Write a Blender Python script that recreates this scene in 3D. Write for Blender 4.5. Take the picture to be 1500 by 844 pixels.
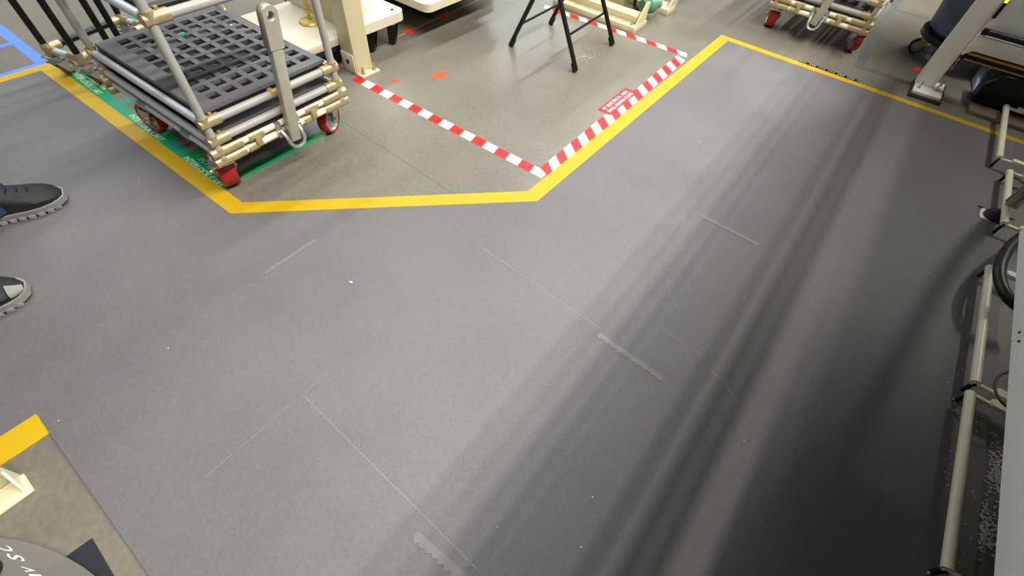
import bpy, bmesh, math, random
from mathutils import Vector, Matrix, Quaternion
for o in list(bpy.data.objects): bpy.data.objects.remove(o)
S = bpy.context.scene
C = S.collection
random.seed(7)
R = math.radians

# ------------------------------------------------------------------ camera
CAM_H, F_PX = 1.2, 664.4
PITCH, ROLL, YAW = R(38.3), R(5.4), R(33.8)
CAM_M = Matrix.Rotation(YAW, 3, 'Z') @ Matrix.Rotation(PITCH, 3, 'X') @ Matrix.Rotation(ROLL, 3, 'Z')
cam = bpy.data.cameras.new('camera'); cam.sensor_width = 36; cam.lens = 36 * F_PX / 1500; cam.clip_start = .02
co = bpy.data.objects.new('camera', cam); C.objects.link(co)
co.matrix_world = Matrix.Translation((0, 0, CAM_H)) @ CAM_M.to_4x4()
S.camera = co
def at(px, py, z=0.0):
    """point on the level z seen at a pixel of the 1500x844 photograph"""
    d = CAM_M @ Vector(((px - 750) / F_PX, -(py - 422) / F_PX, -1))
    t = (z - CAM_H) / d.z
    return Vector((0, 0, CAM_H)) + d * t
def a2(px, py, z=0.0):
    v = at(px, py, z); return (v.x, v.y)

# ------------------------------------------------------------------ light and exposure
w = bpy.data.worlds.new('hall'); S.world = w; w.use_nodes = True
w.node_tree.nodes['Background'].inputs[0].default_value = (.93, .97, 1, 1)
w.node_tree.nodes['Background'].inputs[1].default_value = .07
def strip_light(x, y0, y1, z, width, power, col=(1, .97, .92)):
    l = bpy.data.lights.new('strip_light', 'AREA'); l.shape = 'RECTANGLE'; l.size = width; l.size_y = abs(y1 - y0)
    l.energy = power; l.color = col
    o = bpy.data.objects.new('strip_light', l); o.location = (x, (y0 + y1) / 2, z); C.objects.link(o)
strip_light(1.75, -1.3, 8, 5.0, .15, 820)
strip_light(1.09, -1.3, 8, 5.0, .08, 180)
strip_light(-5.2, 0, 12, 2.4, .30, 310, (.90, .96, 1))  # low side strip added to brighten the cabinet panel, no fixture known there
strip_light(-3.2, -.5, 10, 5.2, .25, 400, (.92, .97, 1))
S.view_settings.view_transform = 'Standard'; S.view_settings.look = 'None'
S.view_settings.exposure = 0.0; S.view_settings.gamma = 1.0

# ------------------------------------------------------------------ materials
def lin(c):
    c = c / 255
    return c / 12.92 if c <= .04045 else ((c + .055) / 1.055) ** 2.4
def rgb(r, g, b): return (lin(r), lin(g), lin(b), 1)
MATS = {}
def mat(name, col, rough=.5, metal=0.0, var=.08, scale=18, bump=0.0, bscale=200, spec=.5):
    """principled surface with a little noise in colour, roughness and relief"""
    m = bpy.data.materials.new(name); m.use_nodes = True; nt = m.node_tree; b = nt.nodes['Principled BSDF']
    tc = nt.nodes.new('ShaderNodeTexCoord'); n = nt.nodes.new('ShaderNodeTexNoise')
    n.inputs['Scale'].default_value = scale; n.inputs['Detail'].default_value = 5
    nt.links.new(tc.outputs['Object'], n.inputs['Vector'])
    mx = nt.nodes.new('ShaderNodeMix'); mx.data_type = 'RGBA'
    mx.inputs[6].default_value = tuple(v * (1 - var) for v in col[:3]) + (1,)
    mx.inputs[7].default_value = tuple(min(1, v * (1 + var)) for v in col[:3]) + (1,)
    nt.links.new(n.outputs['Fac'], mx.inputs[0]); nt.links.new(mx.outputs[2], b.inputs['Base Color'])
    b.inputs['Metallic'].default_value = metal; b.inputs['Specular IOR Level'].default_value = spec
    mr = nt.nodes.new('ShaderNodeMapRange'); mr.inputs[3].default_value = max(0.02, rough - .08); mr.inputs[4].default_value = min(1, rough + .08)
    nt.links.new(n.outputs['Fac'], mr.inputs[0]); nt.links.new(mr.outputs[0], b.inputs['Roughness'])
    if bump:
        n2 = nt.nodes.new('ShaderNodeTexNoise'); n2.inputs['Scale'].default_value = bscale
        nt.links.new(tc.outputs['Object'], n2.inputs['Vector'])
        bp = nt.nodes.new('ShaderNodeBump'); bp.inputs['Strength'].default_value = bump; bp.inputs['Distance'].default_value = .002
        nt.links.new(n2.outputs['Fac'], bp.inputs['Height']); nt.links.new(bp.outputs[0], b.inputs['Normal'])
    MATS[name] = m
    return m
def glow(name, col, e):
    m = bpy.data.materials.new(name); m.use_nodes = True; b = m.node_tree.nodes['Principled BSDF']
    b.inputs['Base Color'].default_value = col; b.inputs['Emission Color'].default_value = col; b.inputs['Emission Strength'].default_value = e
    return m
def ground(name, c1, c2, rough, speck, speck_amt, streaks=0.0, big=1.3, fine=60):
    """floor surface: large cloudy tone, fine grain, dust specks"""
    m = bpy.data.materials.new(name); m.use_nodes = True; nt = m.node_tree; b = nt.nodes['Principled BSDF']
    L = nt.links.new
    g = nt.nodes.new('ShaderNodeNewGeometry')
    n1 = nt.nodes.new('ShaderNodeTexNoise'); n1.inputs['Scale'].default_value = big; n1.inputs['Detail'].default_value = 6; n1.inputs['Roughness'].default_value = .6
    L(g.outputs['Position'], n1.inputs['Vector'])
    n2 = nt.nodes.new('ShaderNodeTexNoise'); n2.inputs['Scale'].default_value = fine; n2.inputs['Detail'].default_value = 4
    L(g.outputs['Position'], n2.inputs['Vector'])
    ad = nt.nodes.new('ShaderNodeMath'); ad.operation = 'MULTIPLY_ADD'; ad.inputs[1].default_value = .35
    L(n2.outputs['Fac'], ad.inputs[0]); 
    sc = nt.nodes.new('ShaderNodeMath'); sc.operation = 'MULTIPLY'; sc.inputs[1].default_value = .65; L(n1.outputs['Fac'], sc.inputs[0]); L(sc.outputs[0], ad.inputs[2])
    mr = nt.nodes.new('ShaderNodeMapRange'); mr.inputs[1].default_value = .3; mr.inputs[2].default_value = .7; L(ad.outputs[0], mr.inputs[0])
    mx = nt.nodes.new('ShaderNodeMix'); mx.data_type = 'RGBA'; mx.inputs[6].default_value = c1; mx.inputs[7].default_value = c2; L(mr.outputs[0], mx.inputs[0])
    # dust specks: sparse bright cells
    v = nt.nodes.new('ShaderNodeTexVoronoi'); v.inputs['Scale'].default_value = 28; L(g.outputs['Position'], v.inputs['Vector'])
    lt = nt.nodes.new('ShaderNodeMath'); lt.operation = 'LESS_THAN'; lt.inputs[1].default_value = .05; L(v.outputs['Distance'], lt.inputs[0])
    sx = nt.nodes.new('ShaderNodeSeparateColor'); L(v.outputs['Color'], sx.inputs[0])
    gt = nt.nodes.new('ShaderNodeMath'); gt.operation = 'GREATER_THAN'; gt.inputs[1].default_value = 1 - speck_amt; L(sx.outputs[0], gt.inputs[0])
    mu = nt.nodes.new('ShaderNodeMath'); mu.operation = 'MULTIPLY'; L(lt.outputs[0], mu.inputs[0]); L(gt.outputs[0], mu.inputs[1])
    mx2 = nt.nodes.new('ShaderNodeMix'); mx2.data_type = 'RGBA'; mx2.inputs[7].default_value = speck; L(mx.outputs[2], mx2.inputs[6]); L(mu.outputs[0], mx2.inputs[0])
    L(mx2.outputs[2], b.inputs['Base Color'])
    mr2 = nt.nodes.new('ShaderNodeMapRange'); mr2.inputs[3].default_value = rough - .1; mr2.inputs[4].default_value = rough + .1; L(n1.outputs['Fac'], mr2.inputs[0]); L(mr2.outputs[0], b.inputs['Roughness'])
    bp = nt.nodes.new('ShaderNodeBump'); bp.inputs['Strength'].default_value = .12; bp.inputs['Distance'].default_value = .002; L(n2.outputs['Fac'], bp.inputs['Height']); L(bp.outputs[0], b.inputs['Normal'])
    return m
CONC = ground('sealed_concrete', rgb(98, 94, 83), rgb(132, 127, 113), .34, rgb(225, 222, 215), .012)
RUBBER = ground('grey_rubber', rgb(90, 88, 89), rgb(114, 111, 110), .58, rgb(215, 213, 208), .035, fine=120)
YELLOW = mat('yellow_vinyl', rgb(192, 156, 0), .5, var=.05, bump=.1)
GREY_PIPE = mat('grey_coated_pipe', rgb(168, 166, 159), .4)
STEEL_PIPE = mat('polished_steel_pipe', rgb(208, 211, 216), .3, .15, var=.02)
ZINC = mat('yellow_zinc', rgb(188, 172, 130), .38, .55, var=.25, scale=60)
GALV = mat('galvanised_steel', rgb(182, 180, 162), .42, .35, var=.12, scale=40)
STEEL = mat('bare_steel', rgb(190, 190, 188), .32, .8)
BLACK = mat('black_plastic', rgb(14, 14, 15), .42)
BLACK_PAINT = mat('black_paint', rgb(8, 8, 9), .35)
TRAY = mat('charcoal_plastic', rgb(100, 98, 100), .45, var=.1, bump=.08)
TRAY_EDGE = mat('black_tray_side', rgb(20, 20, 21), .5)
RED_TYRE = mat('red_polyurethane', rgb(160, 30, 16), .4, var=.15)
DARK_RED = mat('dark_red_polyurethane', rgb(140, 26, 30), .4, var=.15)
ORANGE_TYRE = mat('orange_polyurethane', rgb(165, 66, 26), .45, var=.2)
CREAM = mat('cream_enamel', rgb(212, 201, 162), .4, var=.04, scale=6)
CREAM_PALE = mat('pale_cream_enamel', rgb(216, 207, 184), .4, var=.04, scale=6)
IVORY = mat('ivory_pipe_coating', rgb(240, 232, 204), .35)
WHITE_ENAMEL = mat('off_white_enamel', rgb(230, 228, 218), .4, var=.03, scale=5)
PANEL = mat('light_grey_panel', rgb(244, 247, 246), .45, var=.02, scale=4)
GREEN_TAPE = mat('green_tape', rgb(0, 160, 85), .4)
TEAL_TAPE = mat('teal_tape', rgb(24, 150, 112), .4)
RED_TAPE = mat('red_tape', rgb(206, 22, 18), .4)
RED_LABEL = mat('red_label', rgb(196, 10, 28), .4)
WHITE_TAPE = mat('white_tape', rgb(214, 214, 212), .4)
ORANGE_TAPE = mat('orange_tape', rgb(250, 78, 20), .5)
BLUE_TAPE = mat('blue_tape', rgb(92, 130, 228), .5)
GREY_TAPE = mat('grey_tape', rgb(96, 98, 96), .5)
DENIM = mat('blue_denim', rgb(40, 58, 94), .85, var=.25, scale=90, bump=.3)
LEATHER = mat('black_leather', rgb(20, 20, 19), .65, var=.2, scale=30, bump=.15)
SOLE = mat('grey_sole', rgb(140, 140, 132), .6)
NAVY = mat('navy_plastic', rgb(72, 86, 106), .55, bump=.1)
BRASS = mat('yellowed_metal', rgb(205, 180, 92), .4, .4)
MOTOR_GREEN = mat('green_paint', rgb(92, 140, 112), .4)
SKIN = mat('skin', rgb(205, 160, 130), .5)
SHIRT = mat('grey_shirt', rgb(90, 94, 100), .8)
HAIR = mat('brown_hair', rgb(50, 36, 26), .7)
BLUE_FILM = mat('pale_blue_film', rgb(140, 165, 190), .35)
CLEAR_GREY = mat('smoky_film', rgb(130, 126, 118), .4)
nt = CLEAR_GREY.node_tree; _b = nt.nodes['Principled BSDF']; _b.inputs['Alpha'].default_value = .55
GRANULE = mat('white_granules', rgb(215, 212, 205), .6)

# ------------------------------------------------------------------ mesh helpers
class MB:
    def __init__(s): s.bm = bmesh.new()
    def box(s, lo, hi, bevel=0.0):
        lo, hi = Vector(lo), Vector(hi); c = (lo + hi) / 2; d = hi - lo
        r = bmesh.ops.create_cube(s.bm, size=1, matrix=Matrix.Translation(c) @ Matrix.Diagonal((d.x, d.y, d.z, 1)))
        if bevel:
            es = list({e for v in r['verts'] for e in v.link_edges})
            bmesh.ops.bevel(s.bm, geom=es, offset=bevel, segments=2, profile=.5, affect='EDGES')
        return s
    def obox(s, mtx, size, bevel=0.0):
        r = bmesh.ops.create_cube(s.bm, size=1, matrix=mtx @ Matrix.Diagonal((*size, 1)))
        if bevel:
            es = list({e for v in r['verts'] for e in v.link_edges})
            bmesh.ops.bevel(s.bm, geom=es, offset=bevel, segments=2, profile=.5, affect='EDGES')
        return s
    def tube(s, a, b, r, n=14, r2=None):
        a, b = Vector(a), Vector(b); d = b - a
        m = Matrix.Translation((a + b) / 2) @ d.to_track_quat('Z', 'Y').to_matrix().to_4x4()
        bmesh.ops.create_cone(s.bm, cap_ends=True, segments=n, radius1=r, radius2=r if r2 is None else r2, depth=d.length, matrix=m)
        return s
    def path(s, pts, r, n=12):
        pts = [Vector(p) for p in pts]; rings = []
        up = Vector((0, 0, 1)); prev = None
        for i, p in enumerate(pts):
            t = (pts[min(i + 1, len(pts) - 1)] - pts[max(i - 1, 0)]).normalized()
            if prev is None:
                x = t.cross(up); x = t.cross(Vector((1, 0, 0))) if x.length < .05 else x
            else:
                x = prev - t * prev.dot(t)
            x.normalize(); prev = x; y = t.cross(x)
            rings.append([s.bm.verts.new(p + (x * math.cos(2 * math.pi * k / n) + y * math.sin(2 * math.pi * k / n)) * r) for k in range(n)])
        for A, B in zip(rings, rings[1:]):
            for k in range(n): s.bm.faces.new((A[k], A[(k + 1) % n], B[(k + 1) % n], B[k]))
        s.bm.faces.new(rings[0][::-1]); s.bm.faces.new(rings[-1])
        return s
    def prism(s, pts, z0, z1, top_inset=0.0):
        """vertical prism over a polygon of (x, y)"""
        n = len(pts)
        lo = [s.bm.verts.new((p[0], p[1], z0)) for p in pts]
        hi = [s.bm.verts.new((p[0], p[1], z1)) for p in pts]
        s.bm.faces.new(lo[::-1]); s.bm.faces.new(hi)
        for k in range(n): s.bm.faces.new((lo[k], lo[(k + 1) % n], hi[(k + 1) % n], hi[k]))
        return s
    def hull8(s, lo4, hi4):
        lo = [s.bm.verts.new(p) for p in lo4]; hi = [s.bm.verts.new(p) for p in hi4]; n = len(lo)
        s.bm.faces.new(lo[::-1]); s.bm.faces.new(hi)
        for k in range(n): s.bm.faces.new((lo[k], lo[(k + 1) % n], hi[(k + 1) % n], hi[k]))
        return s
    def lathe(s, prof, n=28, m=None):
        """closed profile of (r, z) spun about z"""
        m = m or Matrix()
        rings = [[s.bm.verts.new(m @ Vector((r * math.cos(2 * math.pi * k / n), r * math.sin(2 * math.pi * k / n), z))) for k in range(n)] for r, z in prof]
        L = len(rings)
        for i in range(L):
            A, B = rings[i], rings[(i + 1) % L]
            for k in range(n): s.bm.faces.new((A[k], A[(k + 1) % n], B[(k + 1) % n], B[k]))
        return s
    def plate(s, outline, t, m=None, holes=()):
        """flat plate from a 2D outline with round holes, thickness t along z; built as curve fill"""
        m = m or Matrix()
        cu = bpy.data.curves.new('plate', 'CURVE'); cu.dimensions = '2D'; cu.fill_mode = 'BOTH'; cu.extrude = t / 2
        for pts in [outline] + [[(cx + r * math.cos(2 * math.pi * k / 20), cy + r * math.sin(2 * math.pi * k / 20)) for k in range(20)] for cx, cy, r in holes]:
            sp = cu.splines.new('POLY'); sp.points.add(len(pts) - 1); sp.use_cyclic_u = True
            for q, p in zip(sp.points, pts): q.co = (p[0], p[1], 0, 1)
        o = bpy.data.objects.new('plate', cu); me = o.to_mesh()
        me.transform(m); s.bm.from_mesh(me); o.to_mesh_clear()
        bpy.data.objects.remove(o); bpy.data.curves.remove(cu)
        return s
    def build(s, name, m, parent=None, smooth=True, offset=None):
        bmesh.ops.remove_doubles(s.bm, verts=s.bm.verts, dist=1e-6)
        bmesh.ops.recalc_face_normals(s.bm, faces=s.bm.faces)
        me = bpy.data.meshes.new(name); s.bm.to_mesh(me); s.bm.free(); me.materials.append(m)
        if smooth:
            for p in me.polygons: p.use_smooth = True
            me.set_sharp_from_angle(angle=R(38))
        o = bpy.data.objects.new(name, me); C.objects.link(o)
        if parent: o.parent = parent
        if offset: o.location = offset
        return o
def empty(name, loc=(0, 0, 0), rz=0.0, rx=0.0):
    o = bpy.data.objects.new(name, None); C.objects.link(o); o.location = loc; o.rotation_euler = (rx, 0, rz); o.empty_display_size = .1
    return o
def tag(o, label, cat, group=None):
    o['label'] = label; o['category'] = cat
    if group: o['group'] = group
    return o
def struct(o): o['kind'] = 'structure'; return o
def copy_tree(o, parent=None):
    c = o.copy(); C.objects.link(c); c.parent = parent
    for ch in list(o.children): copy_tree(ch, c)
    return c
_fonts = {}
def text_mesh(txt, org, u, v, t=.0004, shear=0.0, bold=0.0):
    """lettering stretched over the parallelogram org, org+u, org+v"""
    cu = bpy.data.curves.new('t', 'FONT'); cu.body = txt; cu.size = 1; cu.offset = bold; cu.shear = shear; cu.extrude = .02; cu.resolution_u = 3
    o = bpy.data.objects.new('t', cu); me = bpy.data.meshes.new_from_object(o)
    xs = [q.co.x for q in me.vertices]; ys = [q.co.y for q in me.vertices]
    x0, x1, y0, y1 = min(xs), max(xs), min(ys), max(ys)
    org, u, v = Vector(org), Vector(u), Vector(v); n = u.cross(v).normalized()
    for q in me.vertices:
        q.co = org + u * ((q.co.x - x0) / (x1 - x0)) + v * ((q.co.y - y0) / (y1 - y0)) + n * (t if q.co.z > 0 else 0)
    bpy.data.objects.remove(o); bpy.data.curves.remove(cu)
    return me
def letters(name, txt, org, u, v, m, parent, **k):
    me = text_mesh(txt, org, u, v, **k); me.name = name; me.materials.append(m)
    o = bpy.data.objects.new(name, me); C.objects.link(o); o.parent = parent
    return o

# ------------------------------------------------------------------ floor
fl = struct(MB().box((-9, -5, -.08), (6, 12, 0)).build('floor', CONC, smooth=False))
JOINT_LIGHT = mat('joint_filler', rgb(186, 182, 168), .6)
JOINT_DARK = mat('open_joint', rgb(112, 106, 94), .8)
def strip(p, q, wd, z0, z1):
    p, q = Vector(p[:2]), Vector(q[:2]); d = (q - p).normalized(); nrm = Vector((-d.y, d.x)) * wd / 2
    return [tuple(p - nrm), tuple(q - nrm), tuple(q + nrm), tuple(p + nrm)]
for p, q, wd, m in ((at(545, 71), at(705, -2), .006, JOINT_LIGHT), (at(493, 172), at(666, 284), .005, JOINT_DARK)):
    MB().prism(strip(p, q, wd, 0, 0), -.002, .0006).build('floor_joint', m, fl, smooth=False)

# rubber walkway: interlocking sheets with yellow ramped edges
ZM = .006
mt = empty('walkway_matting'); tag(mt, 'dark grey rubber walkway matting with yellow ramped edges across the whole floor', 'matting')
P1 = a2(60, 103.4, ZM); P2 = a2(337.4, 313, ZM); P3 = a2(787, 295, ZM); P4 = a2(1066.4, 59.9, ZM); P5 = (.87, at(1500, 212.2, ZM).y)
O1 = a2(74, 92, 0); O2 = a2(355.5, 297.4, 0); O3 = a2(773.2, 280.6, 0); O4 = a2(1056.9, 51.3, 0); O5 = (.87, at(1500, 206.9, 0).y)
BL = a2(71.7, 633, ZM); XR = .835
def on(p, q, x): t = (x - p[0]) / (q[0] - p[0]); return (x, p[1] + t * (q[1] - p[1]))
def ony(p, q, y): t = (y - p[1]) / (q[1] - p[1]); return (p[0] + t * (q[0] - p[0]), y)
G = .00005
xs = -.735; ye = BL[1]
seam = [ye, at(560, 690, ZM).y, at(790, 420, ZM).y, at(1145, 366, ZM).y, at(1440, 322, ZM).y]
s1, s2, s3, s4 = seam[1:]
a0 = a2(0, 124.3, ZM)
sheets = [
    [(a0[0] - .05, -1.6), (BL[0] - .066, -1.6), (BL[0] - .066, ye), (xs - G, ye), (xs - G, on(P2, P3, xs)[1]), P2, P1],
    [(xs + G, ye), (XR, ye), (XR, s1 - G), (xs + G, s1 - G)],
    [(xs + G, s1 + G), (XR, s1 + G), (XR, s2 - G), (xs + G, s2 - G)],
    [(xs + G, s2 + G), (XR, s2 + G), (XR, s3 - G), (ony(P3, P4, s3)[0], s3 - G), P3, (xs + G, on(P2, P3, xs)[1])],
    [(ony(P3, P4, s3)[0], s3 + G), (XR, s3 + G), (XR, s4 - G), (ony(P3, P4, s4)[0], s4 - G)],
    [(ony(P3, P4, s4)[0], s4 + G), (.72, s4 + G), (.72, s4 + .1), (XR + .02, s4 + .1), (XR + .035, P5[1]), P4]]
for sh in sheets:
    MB().prism(sh, 0, ZM).build('mat_sheet', RUBBER, mt, smooth=False)
def ramp(i0, i1, o1, o0):
    lo = [(*p, 0) for p in (i0, i1, o1, o0)]; hi = [(*i0, ZM + .0008), (*i1, ZM + .0008), (*o1, .002), (*o0, .002)]
    MB().hull8(lo, hi).build('edge_ramp', YELLOW, mt, smooth=False)
ramp(P1, P2, O2, O1); ramp(P2, P3, O3, O2); ramp(P3, P4, O4, O3); ramp(P4, P5, O5, O4)
l0 = (a0[0] - .05, -1.6); l0o = (l0[0] - .055, -1.6)
ramp(l0, P1, O1, l0o)
e0 = a2(53.6, 606, ZM)
ramp((e0[0], -1.6), (e0[0], ye), (BL[0], ye), (BL[0], -1.6))
SEAM = mat('pale_seam', rgb(126, 123, 122), .6)
for p_, q_, wd in ((at(444.8, 579.6, ZM), at(700, 835, ZM), .0022), (at(700, 359, ZM), at(880, 482, ZM), .0025), (at(300, 700, ZM), at(486, 541, ZM), .0016), (at(1110, 356, ZM), at(1178, 378, ZM), .0016)):
    MB().prism(strip(p_, q_, wd, 0, 0), ZM - .001, ZM + .0004).build('seam_lip', SEAM, mt, smooth=False)
# worn raised maker's stamps along the seams
EMB = mat('worn_rubber', rgb(118, 115, 114), .6)
def stamp(px0, px1, wd, side):
    p, q = at(*px0, ZM), at(*px1, ZM); d = (q - p).normalized(); n = Vector((-d.y, d.x, 0)) * side; L = (q - p).length
    b = MB(); prof = []
    N = 30
    for k in range(N + 1):
        t = k / N
        wv = wd * (.55 + .45 * abs(math.sin(k * 2.1)) * (.4 + .6 * random.random()))
        prof.append(p + d * L * t + n * wv)
    pts = [p, q] + prof[::-1]
    b.prism([(v.x, v.y) for v in pts], ZM - .001, ZM + .0012)
    return b.build('raised_stamp', EMB, mt, smooth=False)
stamp((612, 778), (705, 860), .028, -1); stamp((878, 487), (972, 552), .026, -1); stamp((1029, 314), (1112, 357), .026, -1); stamp((390, 402), (466, 352), .02, 1)

def scratch(pts):
    b = MB(); P = [at(*p, ZM) for p in pts]; Q = []
    for p_, q_ in zip(P, P[1:]):
        for k in range(5): Q.append(p_.lerp(q_, k / 5) + Vector((random.gauss(0, .0025), random.gauss(0, .0025), 0)))
    for p_, q_ in zip(Q, Q[1:]):
        wd = random.uniform(.0004, .0022)
        b.prism(strip(p_, q_, wd, 0, 0), ZM - .001, ZM + .0003)
    o = b.build('scratch', SCR, mt, smooth=False); o['kind'] = 'stuff'
SCR = mat('pale_scratch', rgb(138, 135, 131), .7)
scratch([(975, 482), (990, 496), (1006, 506), (1030, 520)]); scratch([(1040, 538), (1048, 549), (1062, 560), (1074, 578), (1086, 598)])
scratch([(1188, 440), (1200, 456), (1212, 474)]); scratch([(975, 405), (985, 440), (1000, 462)])

# ------------------------------------------------------------------ tapes and floor labels
def tape(name, p, q, wd, m, z=.0006, parent=None):
    return MB().prism(strip(p, q, wd, 0, 0), -.001, z).build(name, m, parent, smooth=False)
LH = [.0006]
def hazard(p, q, wd, n, lab, slant=0.0, first=0):
    """striped tape: every block is a piece of its own"""
    LH[0] += .0002; top = LH[0]
    e = empty('hazard_tape', (p[0], p[1], 0))
    tag(e, lab, 'tape', None)
    p, q = Vector(p[:2]), Vector(q[:2]); d = (q - p); L = d.length; d.normalize(); nn = Vector((-d.y, d.x)); org = Vector(e.location[:2])
    for k in range(n):
        a, b = L * k / n, L * (k + 1) / n
        c = []
        for t, s in ((a, -1), (b, -1), (b, 1), (a, 1)):
            c.append(p + d * max(0, min(L, t + slant * s * wd / 2)) + nn * s * wd / 2 - org)
        MB().prism([tuple(v) for v in c], -.001, top).build('red_stripe' if (k + first) % 2 == 0 else 'white_stripe', RED_TAPE if (k + first) % 2 == 0 else WHITE_TAPE, e, smooth=False)
    return e
W_T = .05
hz1a, hz1b = at(520, 114), at(798, 257)
hazard(hz1a, hz1b, W_T, 18, 'red and white striped tape running from the cream column to the yellow corner', slant=-.2)
hazard(at(795, 255), at(999, 84), .064, 24, 'red and white striped tape laid right against the yellow mat edge', slant=.85)
hazard(at(796, 9), at(1008, 82), W_T, 15, 'red and white striped tape passing behind the black stool', slant=-.7, first=1)
lb = empty('floor_label', at(900, 150)); tag(lb, 'red floor label with white lettering about an electrical area', 'label')
q = [at(875, 160.9), at(892.8, 169), at(934.4, 135.6), at(916.2, 128.5)]
q = [v - lb.location for v in q]
MB().prism([(v.x, v.y) for v in q], -.001, .001).build('backing', RED_LABEL, lb, smooth=False)
o_, u_, v_ = q[1], q[2] - q[1], q[0] - q[1]; Z1 = Vector((0, 0, .0011))
letters('lettering', '42" ELECTRICAL AREA', o_ + u_ * .07 + v_ * .57 + Z1, u_ * .84, v_ * .30, WHITE_TAPE, lb, bold=.015)
letters('lettering', 'SHALL REMAIN CLEAR', o_ + u_ * .07 + v_ * .14 + Z1, u_ * .84, v_ * .30, WHITE_TAPE, lb, bold=.015)

# green boxes for the carts
gt = empty('green_floor_tape', at(340, 275)); tag(gt, 'green floor tape outlining the cart bay along the yellow edge', 'tape')
LV = [.0004]
def lev(): LV[0] += .00005; return LV[0]
def gstrip(p, q, wd, m=TEAL_TAPE): return MB().prism([(x - gt.location.x, y - gt.location.y) for x, y in strip(p, q, wd, 0, 0)], -.001, lev()).build('tape_strip', m, gt, smooth=False)
g0, g1 = at(110, 104), at(336, 272)
gy0, gy1 = .462, .482
gstrip((-2.98, .440), (-1.70, .466), .05)
gstrip((-1.695, .47), (-1.70, .985), .042, GREEN_TAPE)
gstrip((-2.53, .47), (-2.54, 1.02), .05)
gstrip((-1.70, 1.02), (-3.05, 1.0), .05)
gstrip((-3.35, .62), (-3.4, 1.3), .05)
for i, (pa, pb) in enumerate((((110, 104), (155, 140)), ((193, 165), (246, 208)), ((272, 226), (334, 276)))):
    l = empty('cart_label', at(*pb))
    tag(l, ['green floor label under the orange casters of the black rack cart', 'middle of the three green floor labels beside the pipe cart', 'green floor label under the red caster at the cart corner'][i], 'label', 'green cart bay labels')
    a, b = at(*pa) , at(*pb); d = (b - a).normalized(); n = Vector((-d.y, d.x, 0)); L = (b - a).length
    base = a - l.location + Vector((0, -.030, 0))
    MB().prism([tuple((base + d * t + n * s)[:2]) for t, s in ((0, 0), (L, 0), (L, .078), (0, .078))], -.001, .001).build('backing', GREEN_TAPE, l, smooth=False)
    letters('lettering', 'INTERLOCK CART', base + d * L * .06 + n * .008 + Z1, d * L * .86, n * .024, WHITE_TAPE, l, bold=.01)
    letters('lettering', 'IN PROCESS', base + d * L * .22 + n * .044 + Z1, d * L * .6, n * .023, WHITE_TAPE, l, bold=.01)
# blue bay tape, grey bay tape
bt = empty('blue_floor_tape', at(40, 62)); tag(bt, 'blue floor tape at the far left behind the yellow corner', 'tape')
for p, q_, wd in (((-4.4, .385), (-3.15, .39), .05), ((-3.46, .37), (-3.40, -.6), .04), ((-3.135, .41), (-3.14, -1.2), .05)):
    MB().prism([(x - bt.location.x, y - bt.location.y) for x, y in strip(p, q_, wd, 0, 0)], -.001, lev()).build('tape_strip', BLUE_TAPE, bt, smooth=False)
gr = empty('grey_floor_tape', at(1256, 95)); tag(gr, 'dark grey floor tape marking an empty bay beside the far red wheeled cart', 'tape')
for p, q_, wd in (((.012, 3.47), (-.005, 5.2), .05), ((-.01, 3.49), (.62, 3.49), .05), ((.03, 4.06), (.5, 4.05), .025), ((0, 4.71), (.6, 4.72), .03)):
    MB().prism([(x - gr.location.x, y - gr.location.y) for x, y in strip(p, q_, wd, 0, 0)], -.001, lev()).build('tape_strip', GREY_TAPE, gr, smooth=False)
wl = empty('white_text_tape', at(1172, 90)); tag(wl, 'black label strip with white print tucked behind the right yellow edge', 'label')
t0, t1 = at(1171, 89.5), at(1262, 121.5); 
MB().prism([(x - wl.location.x, y - wl.location.y) for x, y in strip(t0 + Vector((0, .004, 0)), t1 + Vector((0, .004, 0)), .03, 0, 0)], -.001, .0012).build('backing', BLACK, wl, smooth=False)
dd = t1 - t0
MARKS = MB()
for k in range(26):
    if k % 4 == 3: continue
    c = t0 - wl.location + dd * ((k + .5) / 26)
    MARKS.box((c.x - .004, c.y, .001), (c.x + .004, c.y + .004 + random.uniform(.002, .007), .0016))
mk = MARKS.build('worn_print', WHITE_TAPE, wl, smooth=False); mk['kind'] = 'stuff'
for i, (px, lab, rot, arms) in enumerate((((600, 45), 'orange tape cross on the joint in front of the wheeled cream platform', .3, 2), ((653, 23), 'orange tape cross farthest up the concrete joint', -.1, 2), ((645, 110), 'orange tape cross alone in the middle of the taped bay', .2, 2), ((580, 118), 'short orange tape dash beside the striped tape', .5, 1), ((1347, 103), 'orange tape arrow beside the off white machine foot', -.5, 2))):
    e = empty('tape_mark', at(*px), R(-20) + rot); tag(e, lab, 'tape')
    MB().prism([(-.04, -.011), (.04, -.013), (.042, .010), (-.04, .012)] if arms == 2 else [(-.025, -.01), (.025, -.01), (.025, .01), (-.025, .01)], -.001, .0008).build('tape_piece', ORANGE_TAPE, e, smooth=False)
    if arms == 2:
        MB().prism([(-.016, -.05), (.012, -.048), (.008, .055), (-.012, .05)], -.001, .0013).build('tape_piece', ORANGE_TAPE, e, smooth=False)

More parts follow.
